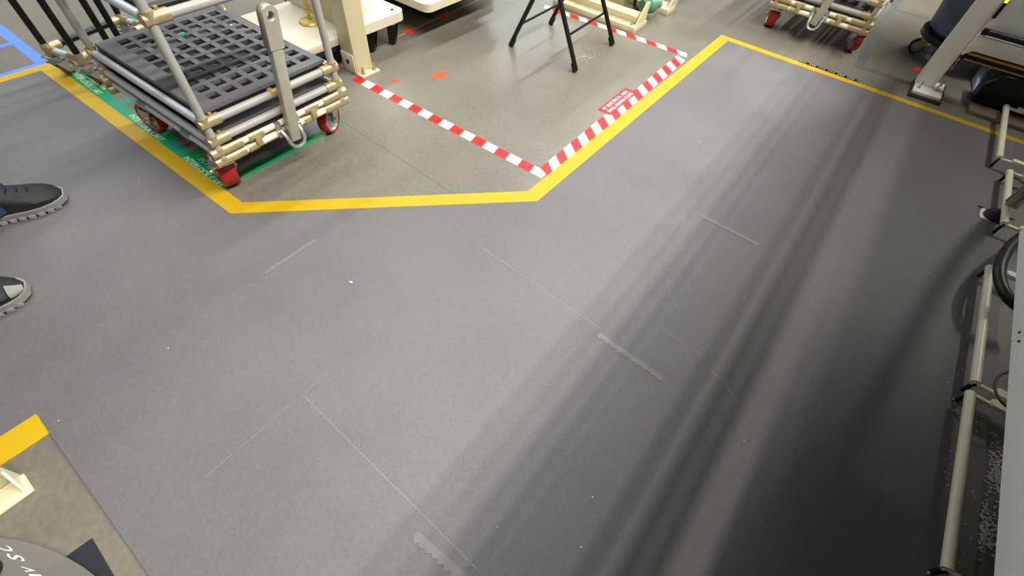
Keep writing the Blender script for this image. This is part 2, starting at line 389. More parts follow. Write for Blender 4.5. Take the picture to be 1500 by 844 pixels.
# ------------------------------------------------------------------ pipe carts
def make_caster(parent, x, y, zt, ang, tyre, r=.0635, w=.042, lead=.03, fork=None):
    """swivel caster: plate, fork, axle, tyre, hub; wheel touches the floor"""
    ca = empty('caster', (x, y, 0), ang); ca.parent = parent
    MB().box((-.03, -.03, zt - .008), (.03, .03, zt), .002).lathe([(.001, zt - .026), (.026, zt - .026), (.026, zt - .006), (.001, zt - .006)], 18).build('swivel_plate', STEEL, ca)
    f = MB()
    for s in (-1, 1):
        y0 = s * (w / 2 + .007)
        pts = [(-lead - .016, r - .016), (-lead + .016, r - .016), (.026, zt - .024), (-.03, zt - .024)]
        f.hull8([(p[0], y0 - .002, p[1]) for p in pts], [(p[0], y0 + .002, p[1]) for p in pts])
    f.box((-.034, -w / 2 - .009, zt - .03), (.028, w / 2 + .009, zt - .024))
    f.tube((-lead, -w / 2 - .018, r), (-lead, w / 2 + .018, r), .007)
    f.build('fork', fork or STEEL, ca)
    rot = Matrix.Translation((-lead, 0, r)) @ Matrix.Rotation(R(90), 4, 'X')
    MB().lathe([(r - .011, -w / 2 + .002), (r - .004, -w / 2), (r, -w / 2 + .006), (r, w / 2 - .006), (r - .004, w / 2), (r - .011, w / 2 - .002)], 32, rot).build('tyre', tyre, ca)
    MB().lathe([(.008, -w / 2 - .002), (.018, -w / 2 - .002), (.02, -.01), (r - .016, -.008), (r - .011, -w / 2 + .003), (r - .011, w / 2 - .003), (r - .016, .008), (.02, .01), (.018, w / 2 + .002), (.008, w / 2 + .002)], 28, rot).build('hub', STEEL, ca)
    return ca
def clamp_mb(b, p, axes, L=.045, r=.0185):
    """sheet-metal pipe joint: a collar on each joined pipe and a bolt"""
    p = Vector(p)
    for a in axes:
        a = Vector(a)
        b.tube(p - a * .016, p + a * L, r, 12)
    b.tube(p + Vector(axes[-1]) * L * .55 + Vector((0, 0, .016)), p + Vector(axes[-1]) * L * .55 + Vector((0, 0, .026)), .006, 6)
    return b
LX, WY, PR = .74, .53, .014
def tray_mesh(b, x0, x1, y0, y1, z0, z1, nx, ny, hx, hy, mx, my, my2):
    """plate pierced by a grid of rectangular windows: ribs laid between the windows"""
    px = (x1 - x0 - 2 * mx) / nx; py = (y1 - y0 - my - my2) / ny
    xs_ = [x0] + [v for i in range(nx) for v in (x0 + mx + px * (i + .5) - hx / 2, x0 + mx + px * (i + .5) + hx / 2)] + [x1]
    ys_ = [y0] + [v for i in range(ny) for v in (y0 + my + py * (i + .5) - hy / 2, y0 + my + py * (i + .5) + hy / 2)] + [y1]
    V = {}
    for i, x in enumerate(xs_):
        for j, y in enumerate(ys_):
            for k, z in enumerate((z0, z1)): V[i, j, k] = b.bm.verts.new((x, y, z))
    NX, NY = len(xs_) - 1, len(ys_) - 1
    solid = lambda i, j: 0 <= i < NX and 0 <= j < NY and not (i % 2 == 1 and j % 2 == 1)
    for i in range(NX):
        for j in range(NY):
            if not solid(i, j): continue
            b.bm.faces.new((V[i, j, 1], V[i + 1, j, 1], V[i + 1, j + 1, 1], V[i, j + 1, 1]))
            b.bm.faces.new((V[i, j, 0], V[i, j + 1, 0], V[i + 1, j + 1, 0], V[i + 1, j, 0]))
            for (di, dj, p, q) in ((-1, 0, (i, j), (i, j + 1)), (1, 0, (i + 1, j + 1), (i + 1, j)), (0, -1, (i + 1, j), (i, j)), (0, 1, (i, j + 1), (i + 1, j + 1))):
                if not solid(i + di, j + dj): b.bm.faces.new((V[(*p, 1)], V[(*p, 0)], V[(*q, 0)], V[(*q, 1)]))
    return b
def make_cart(name, tyre):
    c = empty(name)
    HT = 1.06
    for x, y in ((0, 0), (0, WY), (-LX, 0), (-LX, WY)):
        MB().tube((x, y, .135), (x, y, HT), PR, 18).build('corner_post', GREY_PIPE, c)
    ZB, ZA, Z1_, Z2, Z3, Z4 = .150, .186, .228, .295, .616, 1.03
    for z, m in ((ZA, IVORY), (ZB, IVORY), (Z1_, GREY_PIPE), (Z2, GREY_PIPE), (Z3, GREY_PIPE), (Z4, GREY_PIPE)):
        for x in (0, -LX):
            MB().tube((x, .012, z), (x, WY - .012, z), PR, 16).build('cross_rail', m, c)
    for z in (.168, Z1_ - .012, Z2 - .004, Z3 - .004, Z4):
        for y in (0, WY):
            MB().tube((-.012, y, z), (-LX + .012, y, z), PR, 16).build('side_rail', STEEL_PIPE, c)
    # gold joints at every corner
    for x in (0, -LX):
        for y in (0, WY):
            dy = Vector((0, 1 if y == 0 else -1, 0))
            for z in (Z1_, Z2, Z3, Z4):
                clamp_mb(MB(), (x, y, z), [Vector((0, 0, .5)), dy * 1.2]).build('pipe_joint', ZINC, c)
            b = MB(); clamp_mb(b, (x, y, ZA), [Vector((0, 0, .3)), dy * 1.9]); clamp_mb(b, (x, y, ZB), [Vector((0, 0, .3)), dy * 1.9]); b.build('pipe_joint', ZINC, c)
    # sleeves along the doubled bottom rail
    for x in (0, -LX):
        for k, yc in enumerate((.14, .385)):
            b = MB(); b.tube((x, yc - .03, ZA), (x, yc + .03, ZA), .018, 12).tube((x, yc - .045, ZB), (x, yc - .005, ZB), .018, 12)
            b.box((x + .008, yc - .012, ZB), (x + .024, yc + .012, ZA), .003).build('rail_clamp', ZINC, c)
    for y in (0, WY):
        for xc in (-.2, -.5):
            MB().tube((xc - .03, y, .168), (xc + .03, y, .168), .018, 12).build('side_clamp', STEEL, c)
    # rubber bumper above the doubled rail
    MB().box((-.006, .03, .201), (.008, WY - .03, .211), .003).build('rubber_bumper', BLACK, c)
    MB().box((-LX - .008, .03, .201), (-LX + .006, WY - .03, .211), .003).build('rubber_bumper', BLACK, c)
    # trays
    def tray(z, name='grid_tray'):
        t = tray_mesh(MB(), -LX + .012, -.012 - .006, .016, WY - .016, z, z + .012, 10, 7, .044, .040, .03, .048, .018).build(name, TRAY, c, smooth=False)
        b = MB(); x0, x1, y0, y1 = -LX + .012, -.018, .016, WY - .016
        b.box((x1 - .004, y0, z - .022), (x1, y1, z)).box((x0, y0, z - .022), (x0 + .004, y1, z)).box((x0 + .004, y0, z - .022), (x1 - .004, y0 + .004, z)).box((x0 + .004, y1 - .004, z - .022), (x1 - .004, y1, z))
        b.build('tray_rim', TRAY_EDGE, t, smooth=False)
        return t
    tray(Z2 + .018); tray(Z1_ + .004); tray(Z3 + .018)
    # rail clip
    MB().box((-.017, .25, Z2 - .006), (.018, .268, Z2 + .016), .003).build('rail_clip', BRASS, c)
    MB().box((-.017, .34, Z3 - .008), (.018, .358, Z3 + .017), .003).build('rail_clip', BRASS, c)
    # casters (front pair swivelled)
    make_caster(c, -.055, .008, .140, R(-14), tyre, r=.068, w=.060)
    make_caster(c, -.085, WY - .005, .140, R(115), tyre)
    make_caster(c, -LX + .16, .03, .140, R(10), tyre); make_caster(c, -LX + .16, WY - .03, .140, R(0), tyre)
    # tow bar, folded up
    tb = empty('tow_bar', (.036, .268, .15)); tb.parent = c
    b = MB(); b.box((-.015, -.021, -.03), (.015, .021, .33), .004); b.build('inner_tube', GALV, tb)
    N = 14
    out = [(-.026, 0), (.026, 0)] + [(.026 * math.cos(math.pi * k / N), .108 + .026 * math.sin(math.pi * k / N)) for k in range(N + 1)]
    MB().plate(out, .034, Matrix.Translation((0, 0, .312)) @ Matrix.Rotation(R(90), 4, 'Z') @ Matrix.Rotation(R(90), 4, 'X'), [(0, .103, .0145)]).build('eye_sleeve', GALV, tb, smooth=False)
    yk = MB()
    yk.path([(-.03, -.034, .02), (.0, -.034, .0), (.012, -.032, -.03), (.014, -.02, -.05), (.014, 0, -.055), (.014, .02, -.05), (.012, .032, -.03), (.0, .034, .0), (-.03, .034, .02)], .0075, 8)
    yk.box((-.05, -.05, -.012), (-.016, -.03, .05), .003).box((-.05, .03, -.012), (-.016, .05, .05), .003)
    yk.tube((-.02, -.05, .012), (-.02, .05, .012), .007).build('tow_yoke', STEEL, c, offset=(.036, .268, .15))
    tb.rotation_euler = (R(-5.5), R(3.5), 0)
    return c
cart = make_cart('pipe_cart', RED_TYRE)
cart.location = at(330, 240, .135); cart.location.z = 0; cart.rotation_euler = (0, 0, R(1.6))
tag(cart, 'grey pipe cart with black grid trays and red casters standing by the yellow edge', 'cart')
cart3 = copy_tree(cart)
cart3.location = (-.602, 3.586, 0); cart3.rotation_euler = (0, 0, R(-91.4)); cart3['label'] = 'grey pipe cart at the top of the photo, cut off, with dark red casters'
k = 0
for ch in cart3.children:
    if ch.name.startswith('caster'):
        ch.rotation_euler.z = (R(14), R(34), R(0), R(0))[k]; k += 1
        for g in ch.children:
            if g.name.startswith('tyre'): g.data = g.data.copy(); g.data.materials[0] = DARK_RED
    if ch.name.startswith('tow_bar'): ch.rotation_euler = (R(-8), R(3), 0)

# black rack cart behind
rk = empty('rack_cart', at(95, 90, 0)); tag(rk, 'narrow rack cart of black posts on orange casters, behind the pipe cart', 'cart')
org = rk.location
A, B = at(70, 73, .12) - org, at(119, 88, .12) - org
Cc, D = at(178, 29, .12) - org, at(214, 40, .12) - org
E1, E2 = at(162, 68, .12) - org, at(178, 62, .12) - org
def up(v, z): return Vector((v.x, v.y, z))
for v in (A, B, Cc, D, E1, E2): MB().tube(up(v, .12), up(v, 1.35), PR, 14).build('rack_post', BLACK_PAINT, rk)
def rail(p, q, m, z=.125): 
    MB().tube(up(p, z), up(q, z), PR, 14).build('base_rail', m, rk)
rail(A, Cc, BLACK_PAINT); rail(A, B, STEEL_PIPE); rail(Cc, D, STEEL_PIPE); rail(B, D, BLACK_PAINT)
for v, w1, w2 in ((A, Cc, B), (B, D, A), (Cc, A, D), (D, B, Cc)):
    b = MB()
    for t in (w1, w2):
        d = (up(t, 0) - up(v, 0)).normalized(); b.tube(up(v, .125) - d * .01, up(v, .125) + d * .06, .0185, 12)
    b.tube(up(v, .09), up(v, .15), .0185, 12).build('pipe_joint', ZINC, rk)
    make_caster(rk, v.x, v.y, .098, R(-65), ORANGE_TYRE, r=.032, w=.03, lead=.03)
top = 1.33
for p, q_ in ((A, B), (B, D), (D, Cc), (Cc, A)): MB().tube(up(p, top), up(q_, top), PR, 12).build('top_rail', BLACK_PAINT, rk)

# ------------------------------------------------------------------ cream column
cl = empty('steel_column', (-2.03, 1.41, 0)); tag(cl, 'cream square steel column bolted to the floor by the striped tape', 'column')
MB().box((-.05, -.05, .012), (.05, .05, 2.8), .004).build('post', CREAM, cl)
MB().box((-.085, -.052, 0), (.095, .06, .012), .002).build('base_plate', CREAM, cl)
MB().box((-.046, -.056, .014), (.046, -.05, .10), .001).build('cover_plate', CREAM_PALE, cl)
MB().lathe([(.001, -.002), (.011, -.002), (.011, .002), (.001, .002)], 18, Matrix.Translation((.0, -.0565, .06)) @ Matrix.Rotation(R(90), 4, 'X')).build('cable_hole', BLACK, cl)
for x, y in ((.075, -.03), (.075, .04), (-.07, -.03)):
    MB().tube((x, y, .012), (x, y, .045), .006, 10).lathe([(.001, .012), (.011, .012), (.011, .022), (.001, .022)], 6, Matrix.Translation((x, y, 0))).build('anchor_bolt', ZINC, cl)
MB().box((-.05, -.014, .1), (-.046, .05, .3)).build('side_cover', CREAM_PALE, cl)

# ------------------------------------------------------------------ cream platforms behind the column
def corner_caster(parent, x, y, zt, r=.028):
    make_caster(parent, x, y, zt, R(30), BLACK, r=r, w=.022, lead=.014, fork=BLACK)
z = .15
p1 = empty('wheeled_platform', (-2.09, 1.177, 0)); tag(p1, 'low cream platform with a levelling foot on it, beyond the grid tray', 'platform')
MB().box((-.54, 0, z - .035), (0, .292, z), .006).build('deck', CREAM_PALE, p1)
MB().box((-.50, .276, z), (-.02, .290, z + .5), .004).build('back_panel', CREAM_PALE, p1)
MB().box((-.02, .04, z - .06), (-.004, .24, z - .036)).build('skirt', BLACK, p1)
for x, y in ((-.06, .06), (-.48, .06), (-.06, .21), (-.48, .21)): corner_caster(p1, x, y, z - .036, .03)
lf = at(455, 33, z)
ft = empty('levelling_foot', lf); tag(ft, 'round yellowish levelling foot standing on the low cream platform', 'machine foot')
MB().lathe([(.001, 0), (.054, 0), (.056, .005), (.05, .013), (.016, .018), (.001, .018)], 26).build('pad', BRASS, ft)
MB().tube((0, 0, .02), (0, 0, .30), .0085, 12).build('spindle', BRASS, ft)
MB().lathe([(.001, .05), (.017, .05), (.017, .062), (.001, .062)], 6).lathe([(.001, .07), (.014, .07), (.014, .08), (.001, .08)], 6).build('lock_nut', BRASS, ft)
z = .18
p2 = empty('wheeled_platform', (-2.05, 1.79, 0)); tag(p2, 'cream round cornered platform on small black casters, behind the column', 'platform')
def rrect(x0, y0, x1, y1, r, n=6):
    pts = []
    for cx, cy, a in ((x1 - r, y0 + r, -90), (x1 - r, y1 - r, 0), (x0 + r, y1 - r, 90), (x0 + r, y0 + r, 180)):
        pts += [(cx + r * math.cos(R(a + 90 * k / n)), cy + r * math.sin(R(a + 90 * k / n))) for k in range(n + 1)]
    return pts
MB().prism(rrect(-.75, -.312, 0, .0, .045), z - .045, z).build('deck', CREAM_PALE, p2)
MB().prism(rrect(-.70, -.305, -.12, -.12, .03), z, z + .014).build('raised_step', CREAM, p2)
MB().lathe([(.001, z), (.009, z), (.009, z + .002), (.001, z + .002)], 14, Matrix.Translation((-.05, -.05, 0))).build('bolt_hole', BLACK, p2)
MB().box((-.12, -.30, z), (-.09, -.2, z + .5), .004).build('back_panel', CREAM_PALE, p2)
for x, y in ((-.06, -.05), (-.07, -.19), (-.6, -.05), (-.6, -.27)): corner_caster(p2, x, y, z - .045, .024)
MB().box((-.7, -.28, z - .075), (-.12, -.05, z - .045)).build('skirt', BLACK, p2)
bf = empty('film_sheet', at(575, 42)); tag(bf, 'pale blue film corner hanging below the round cornered platform', 'film')
q = [at(558, 35, .02) - bf.location, at(568, 31, .03) - bf.location, at(582, 44, .002) - bf.location]
MB().hull8([q[0], q[1], q[2]], [v + Vector((0, 0, .002)) for v in q]).build('film', BLUE_FILM, bf, smooth=False)
z = .2
p3 = empty('cream_machine', (-1.975, 1.87, 0)); p3.location = at(629, 24) ; tag(p3, 'cream machine base with black feet cut off by the top edge', 'machine')
o3 = p3.location
MB().prism([(x, y) for x, y in rrect(.235 - .8, -.27, .27, .35, .04)], z - .04, z).build('deck', CREAM_PALE, p3)
MB().box((-.72, -.08, .05), (.02, .6, z - .04)).build('plinth', BLACK, p3)
for x, y in ((-.0, -.0), (-.6, .0), (-.0, .5)):
    MB().lathe([(.001, 0), (.026, 0), (.028, .02), (.02, .03), (.02, .06), (.001, .06)], 18, Matrix.Translation((x, y, 0))).build('rubber_foot', BLACK, p3)
MB().box((-.5, .02, z), (.1, .5, z + .6), .01).build('housing', CREAM_PALE, p3)

# cream beam machine behind the stool
bm_ = empty('beam_base', (-1.47, 2.87, 0)); tag(bm_, 'cream steel machine base with a green motor, beyond the black stool', 'machine')
def bb(n, lo, hi, m=CREAM, bev=.003): return MB().box(lo, hi, bev).build(n, m, bm_)
bb('channel_beam', (-.34, 0, 0), (.275, .17, .035)); bb('beam_ridge', (-.34, .06, .035), (.245, .15, .075))
bb('channel_beam', (-.34, .42, 0), (.30, .55, .035)); bb('beam_ridge', (-.34, .44, .035), (.20, .52, .075))
bb('cross_member', (-.1, .17, 0), (-.02, .42, .05))
for y0, x0 in ((.0, .262), (.42, .285)):
    MB().hull8([(x0, y0 + .02, .035), (x0, y0 + .15, .035), (x0, y0 + .15, .14), (x0, y0 + .11, .14)], [(x0 + .01, y0 + .02, .035), (x0 + .01, y0 + .15, .035), (x0 + .01, y0 + .15, .14), (x0 + .01, y0 + .11, .14)]).build('gusset', CREAM, bm_, smooth=False)
bb('pillar', (-.08, .20, .05), (.07, .36, 1.3)); bb('table_plate', (.0, .18, .16), (.2, .38, .185), CREAM_PALE); bb('tall_panel', (-.34, .46, .075), (.0, .50, 1.2), CREAM_PALE)
mm = Matrix.Translation((.215, .30, .075)) @ Matrix.Rotation(R(70), 4, 'Z') @ Matrix.Rotation(R(90), 4, 'Y')
MB().lathe([(.001, -.07), (.036, -.07), (.036, -.02), (.042, -.018), (.042, .03), (.03, .034), (.03, .08), (.001, .08)], 22, mm).build('motor', MOTOR_GREEN, bm_)
MB().path([(.16, .24, .14), (.13, .24, .10), (.13, .26, .05), (.17, .27, .03), (.22, .27, .05)], .011, 8).build('motor_cable', BLACK, bm_)
bb('motor_bracket', (.17, .26, .0), (.255, .36, .035), STEEL)
for x, y in ((.235, .03), (.235, .055), (-.31, .03), (-.28, .03)):
    MB().lathe([(.001, .035), (.012, .035), (.012, .044), (.001, .044)], 6, Matrix.Translation((x, y, 0))).build('hex_bolt', STEEL, bm_)
bb('slot_line', (-.2, .04, .0345), (-.02, .044, .0355), BLACK, 0); bb('slot_line', (.02, .04, .0345), (.2, .044, .0355), BLACK, 0)

# ------------------------------------------------------------------ folding stool
st = empty('folding_stool', (-1.41, 2.41, 0)); tag(st, 'black folding stool with crossed tube legs, seat cut off by the top edge', 'stool')
f = [at(748, 68), at(843, 106), at(897, 67), at(806, 36)]
f = [v - st.location for v in f]
def lg(i, top): 
    a = f[i]; MB().tube((a.x, a.y, .012), top, .0125, 12).build('leg', BLACK_PAINT, st)
    d = (Vector(top) - a).normalized()
    MB().tube(a + d * .006, a + d * .05, .0155, 14).build('foot_cap', BLACK, st)
T = .60
t1, t3 = Vector((f[0].x + .27, f[0].y + .03, T)), Vector((f[3].x + .27, f[3].y - .03, T))
t2, t4 = Vector((f[1].x - .33, f[1].y + .03, T)), Vector((f[2].x - .33, f[2].y - .03, T))
lg(0, t1); lg(3, t3); lg(1, t2); lg(2, t4)
def onleg(i, tp, z): a = f[i]; return a.lerp(tp, z / T)
def brace(i, j, ti, tj, z):
    p, q_ = onleg(i, ti, z), onleg(j, tj, z); p2_, q2_ = onleg(i, ti, z + .03), onleg(j, tj, z + .03); d = (q_ - p).normalized()
    MB().path([p, p2_ + d * .004, p2_ + d * .02, q2_ - d * .02, q2_ - d * .004, q_], .007, 8).build('brace', BLACK_PAINT, st)
brace(0, 3, t1, t3, .11); brace(1, 2, t2, t4, .13)
MB().tube(t1, t3, .011).tube(t2, t4, .011).build('top_bars', BLACK_PAINT, st)
MB().prism(rrect(-.17, -.17, .17, .17, .06), T, T + .035).build('seat', BLACK, st)
cr = MB(); zc = .29
for (i, ti), (j, tj) in (((0, t1), (1, t2)), ((3, t3), (2, t4))):
    p = onleg(i, ti, zc); cr.tube(p + Vector((0, -.02, 0)), p + Vector((0, .02, 0)), .009, 8)
cr.build('pivot_pins', STEEL, st)

# ------------------------------------------------------------------ bin and off-white machine at upper right
bn = empty('waste_bin', (.47, 4.02, 0)); tag(bn, 'navy blue plastic bin on a black wheeled dolly beside the off white leg', 'bin')
MB().lathe([(.001, .15), (.23, .15), (.25, .17), (.31, .78), (.335, .79), (.335, .81), (.30, .81), (.235, .18), (.001, .17)], 40).build('barrel', NAVY, bn)
MB().lathe([(.001, .105), (.25, .105), (.268, .115), (.268, .145), (.25, .15), (.001, .15)], 40).build('dolly', BLACK, bn)
for a in range(5):
    an = R(190 + 72 * a); make_caster(bn, .215 * math.cos(an), .215 * math.sin(an), .106, an, BLACK, r=.042, w=.025, lead=-.02)
mc = empty('off_white_frame', (.36, 3.44, 0)); tag(mc, 'off white machine frame with a square leg bolted down beyond the yellow edge', 'machine')
def mb(n, lo, hi, m=WHITE_ENAMEL, bev=.004): return MB().box(lo, hi, bev).build(n, m, mc)
pl = [at(1337, 132, .03), at(1378, 145, .03), at(1384, 124, .03), at(1345, 112, .03)]
MB().prism([((v - mc.location).x, (v - mc.location).y) for v in pl], .018, .03).build('foot_plate', WHITE_ENAMEL, mc, smooth=False)
MB().prism([((v - mc.location).x * 1.15, (v - mc.location).y * 1.15) for v in pl], 0, .018).build('grout_pad', mat('dark_grout', rgb(62, 60, 54), .8), mc, smooth=False)
mb('leg', (-.052, .0, .03), (.045, .085, 1.6))
for x, y in ((-.02, -.06), (.06, -.02), (.075, .06)):
    MB().tube((x, y, .03), (x, y, .07), .0035, 8).lathe([(.001, .03), (.008, .03), (.008, .037), (.001, .037)], 6, Matrix.Translation((x, y, 0))).build('anchor_bolt', STEEL, mc)
mb('cross_beam', (.045, -.03, .252), (1.4, .05, .322))
MB().hull8([(.045, -.028, .252), (.045, -.028, .222), (.045, .048, .222), (.045, .048, .252)], [(.085, -.028, .252), (.075, -.028, .25), (.075, .048, .25), (.085, .048, .252)]).build('gusset', WHITE_ENAMEL, mc, smooth=False)
mb('back_panel', (.045, .0, .322), (1.4, .04, 1.5), PANEL)
MB().tube((.06, -.03, .345), (1.2, -.03, .345), .014).build('hose', BLACK, mc)
MB().box((.052, -.045, .33), (.075, -.02, .36), .002).build('hose_fitting', BLACK, mc)
MB().box((.047, -.02, .40), (.062, .0, .62), .002).build('sensor_bar', BLACK, mc)
MB().box((.046, -.026, .47), (.058, -.019, .485)).build('indicator_lamp', glow('amber_glow', (1, .75, .05, 1), 2.5), mc)
MB().box((.046, -.026, .486), (.058, -.019, .497)).build('indicator_lamp', glow('green_glow', (.2, 1, .1, 1), 2.0), mc)
MB().path([(.055, -.01, .40), (.05, -.02, .37), (.05, -.025, .34), (.06, -.02, .335)], .004, 6).build('sensor_cable', mat('tan_cable', rgb(205, 176, 120), .5), mc)
mb('guard_track', (.06, .02, .19), (1.4, .06, .25), BLACK, 0)
mb('yellow_edge', (.07, -.005, .226), (1.4, .02, .236), YELLOW, .001)
mb('thin_rail', (.07, -.015, .203), (1.4, -.008, .208), mat('tan_metal', rgb(190, 160, 110), .4), 0)
mb('lower_housing', (.24, .07, .0), (1.4, .22, .19), BLACK, .02)
fq = [at(1424, 136, .004), at(1434, 120, .01), at(1449, 97, .05), at(1438, 97, .06), at(1424, 116, .01)]
fq = [v - mc.location for v in fq]
MB().hull8(fq, [v + Vector((.001, .001, .002)) for v in fq]).build('film_strip', BLUE_FILM, mc, smooth=False)
MB().path([(.24, .06, .10), (.28, .045, .155), (.36, .045, .165), (.6, .045, .14), (.8, .05, .16)], .012, 8).build('sagging_cable', BLACK, mc)
cb = MB().box((.60, 3.34, 0), (1.4, 3.44, .022), .004).build('floor_cover_strip', mat('brown_steel', rgb(120, 108, 92), .5), None); tag(cb, 'brownish steel cover strip lying along the dark machine housing', 'cover strip')

# ------------------------------------------------------------------ ivory guard bars along the right mat edge
def guard(y0, y1, x, zb, lab, arm=.16, near=True):
    g = empty('foot_guard', (x, y0, 0)); tag(g, lab, 'guard bar', 'ivory guard bars along the right machine')
    L = y1 - y0; zb0 = zb
    MB().tube((0, 0.004, zb), (0, L - .004, zb), .0125, 16).build('bar', IVORY, g)
    for yy, s in ((.006, 1), (L - .006, -1)):
        MB().box((-.006, yy - .006, zb - .009), (arm, yy + .006, zb + .004), .003).build('arm', IVORY, g)
        MB().prism(rrect(.045, yy - .014, arm + .02, yy + .014, .012), zb + .004, zb + .013).build('arm_pad', IVORY, g)
        MB().box((-.005, yy - .005, ZM + .0015), (.005, yy + .005, zb - .009), .001).build('stand', BLACK, g)
        MB().tube((0, yy - s * .008, zb - .002), (0, yy - s * .003, zb - .002), .005, 8).build('end_screw', BLACK, g)
    return g
zb = .055
guard(at(1463, 232, zb).y, at(1475, 156, zb).y, at(1469, 195, zb).x, zb, 'ivory guard bar farthest away, crossing the yellow edge')
guard(at(1468, 328, zb).y, at(1482, 252, zb).y, at(1475, 290, zb).x, zb, 'ivory guard bar standing over the aluminium strut foot')
guard(at(1424, 561, zb).y, at(1455, 393, zb).y, at(1439, 478, zb).x, zb, 'ivory guard bar beside the black hose loop')
guard(at(1384, 836, zb).y, at(1427, 577, zb).y, at(1405, 700, zb).x, zb, 'nearest ivory guard bar, in the bottom right corner')

# aluminium strut with levelling foot in the mat cut-out
af = at(1466, 312, .03)
al = empty('aluminium_strut', (af.x, af.y, 0)); tag(al, 'aluminium profile strut on a round levelling foot in the mat cut out', 'machine leg')
prof = [(-.02, -.02), (-.006, -.02), (-.006, -.012), (.006, -.012), (.006, -.02), (.02, -.02), (.02, -.006), (.012, -.006), (.012, .006), (.02, .006), (.02, .02), (.006, .02), (.006, .012), (-.006, .012), (-.006, .02), (-.02, .02), (-.02, .006), (-.012, .006), (-.012, -.006), (-.02, -.006)]
MB().prism(prof, .075, 1.7).build('profile', mat('brushed_aluminium', rgb(168, 166, 158), .35, .7), al, smooth=False)
MB().tube((0, 0, .03), (0, 0, .08), .007).lathe([(.001, .052), (.012, .052), (.012, .06), (.001, .06)], 6).build('spindle', STEEL, al)
MB().lathe([(.001, .004), (.045, .004), (.045, .012), (.03, .03), (.012, .038), (.001, .038)], 24).build('rubber_foot', BLACK, al)
MB().prism([(-.055, -.03), (-.05, -.043), (.04, -.043), (.05, .0), (.04, .043), (-.045, .04), (-.055, .02)], 0, .004).build('floor_plate', IVORY, al, smooth=False)

# black hose and thin cable
hp = [(1520, 330, .10), (1498, 345, .12), (1478, 363, .13), (1465, 390, .13), (1466, 415, .125), (1478, 437, .12), (1496, 452, .11), (1515, 460, .10)]
pts = [at(*p) for p in hp]
def smooth_path(P, n=8):
    out = []
    for i in range(len(P) - 1):
        p0, p1_, p2_, p3_ = P[max(i - 1, 0)], P[i], P[i + 1], P[min(i + 2, len(P) - 1)]
        for k in range(n):
            t = k / n
            out.append(.5 * ((2 * p1_) + (p2_ - p0) * t + (2 * p0 - 5 * p1_ + 4 * p2_ - p3_) * t * t + (3 * p1_ - p0 - 3 * p2_ + p3_) * t ** 3))
    return out + [P[-1]]
tag(MB().path(smooth_path(pts), .017, 14).build('hose', BLACK), 'thick black hose looping out from the light grey cabinet', 'hose')
hp = [(1515, 530, .09), (1490, 541, .09), (1468, 548, .085), (1458, 560, .085), (1459, 575, .09), (1470, 592, .092), (1490, 602, .09), (1510, 600, .09)]
tag(MB().path(smooth_path([at(*p) for p in hp]), .0035, 8).build('cable', BLACK), 'thin black cable curling over the guard bar pads', 'cable')

# light grey machine cabinet: overhangs the guard bars, carried by a plinth and struts at the back
CZ = .45
cbx = at(1470, 640, CZ).x
cab = empty('machine_cabinet', (cbx, .2, 0)); tag(cab, 'light grey machine cabinet filling the bottom right edge', 'cabinet')
yl = at(1484, 503, CZ).y - .2; ye_ = at(1498, 342, CZ).y - .2
MB().box((0, -1.2, CZ), (.75, yl - .0008, 1.45), .002).build('side_panel', PANEL, cab)
MB().box((0, yl + .0008, CZ), (.75, ye_, 1.45), .002).build('side_panel', PANEL, cab)
for dy in (-.014, .014):
    MB().lathe([(.001, 0), (.003, 0), (.003, .0015), (.001, .0015)], 10, Matrix.Translation((-.0003, yl + dy, CZ + .02)) @ Matrix.Rotation(R(-90), 4, 'Y')).build('screw', BLACK, cab)
MB().box((.50, -1.15, .0), (.72, ye_ - .06, CZ)).build('plinth', BLACK, cab, smooth=False)

# spilled granules and debris
gb = MB()
for c_, n_, sp in (((1460, 690), 330, .022), ((1442, 775), 300, .028), ((1450, 640), 16, .05)):
    for _ in range(n_):
        p = at(c_[0] + random.gauss(0, 8), c_[1] + random.gauss(0, 18))
        if p.x < XR + .004: continue
        r = random.uniform(.0008, .0022); gb.obox(Matrix.Translation((p.x, p.y, r)) @ Matrix.Rotation(random.random() * 3, 4, 'Z'), (2 * r, 2 * r, 2 * r))
g_ = gb.build('spilled_granules', GRANULE, smooth=False); g_['kind'] = 'stuff'; tag(g_, 'white granules spilled on concrete between mat edge and light grey cabinet', 'granules')
gb = MB()
for _ in range(90):
    p = at(random.gauss(850, 10), random.gauss(84, 3)); r = random.uniform(.001, .0022)
    gb.obox(Matrix.Translation((p.x, p.y, r)) @ Matrix.Rotation(random.random() * 3, 4, 'Z'), (2 * r, 3 * r, 2 * r))
for _ in range(30):
    p = at(random.uniform(800, 890), random.gauss(90, 7)); r = random.uniform(.001, .002)
    gb.obox(Matrix.Translation((p.x, p.y, r)), (2 * r, 2 * r, 2 * r))
g_ = gb.build('sawdust', mat('pale_dust', rgb(205, 198, 165), .8), smooth=False); g_['kind'] = 'stuff'; tag(g_, 'pale dust crumbs on concrete under the front leg of the stool', 'crumbs')
gb = MB()
for _ in range(150):
    p = at(random.uniform(1380, 1465), random.uniform(470, 840), ZM); r = random.uniform(.0006, .0015)
    if p.x > XR - .01: continue
    gb.obox(Matrix.Translation((p.x, p.y, ZM + r)) @ Matrix.Rotation(random.random() * 3, 4, 'Z'), (2 * r, 2 * r, 2 * r))
g_ = gb.build('mat_crumbs', GRANULE, smooth=False); g_['kind'] = 'stuff'; tag(g_, 'fine white crumbs scattered on the dark mat beside the guard bars', 'crumbs')
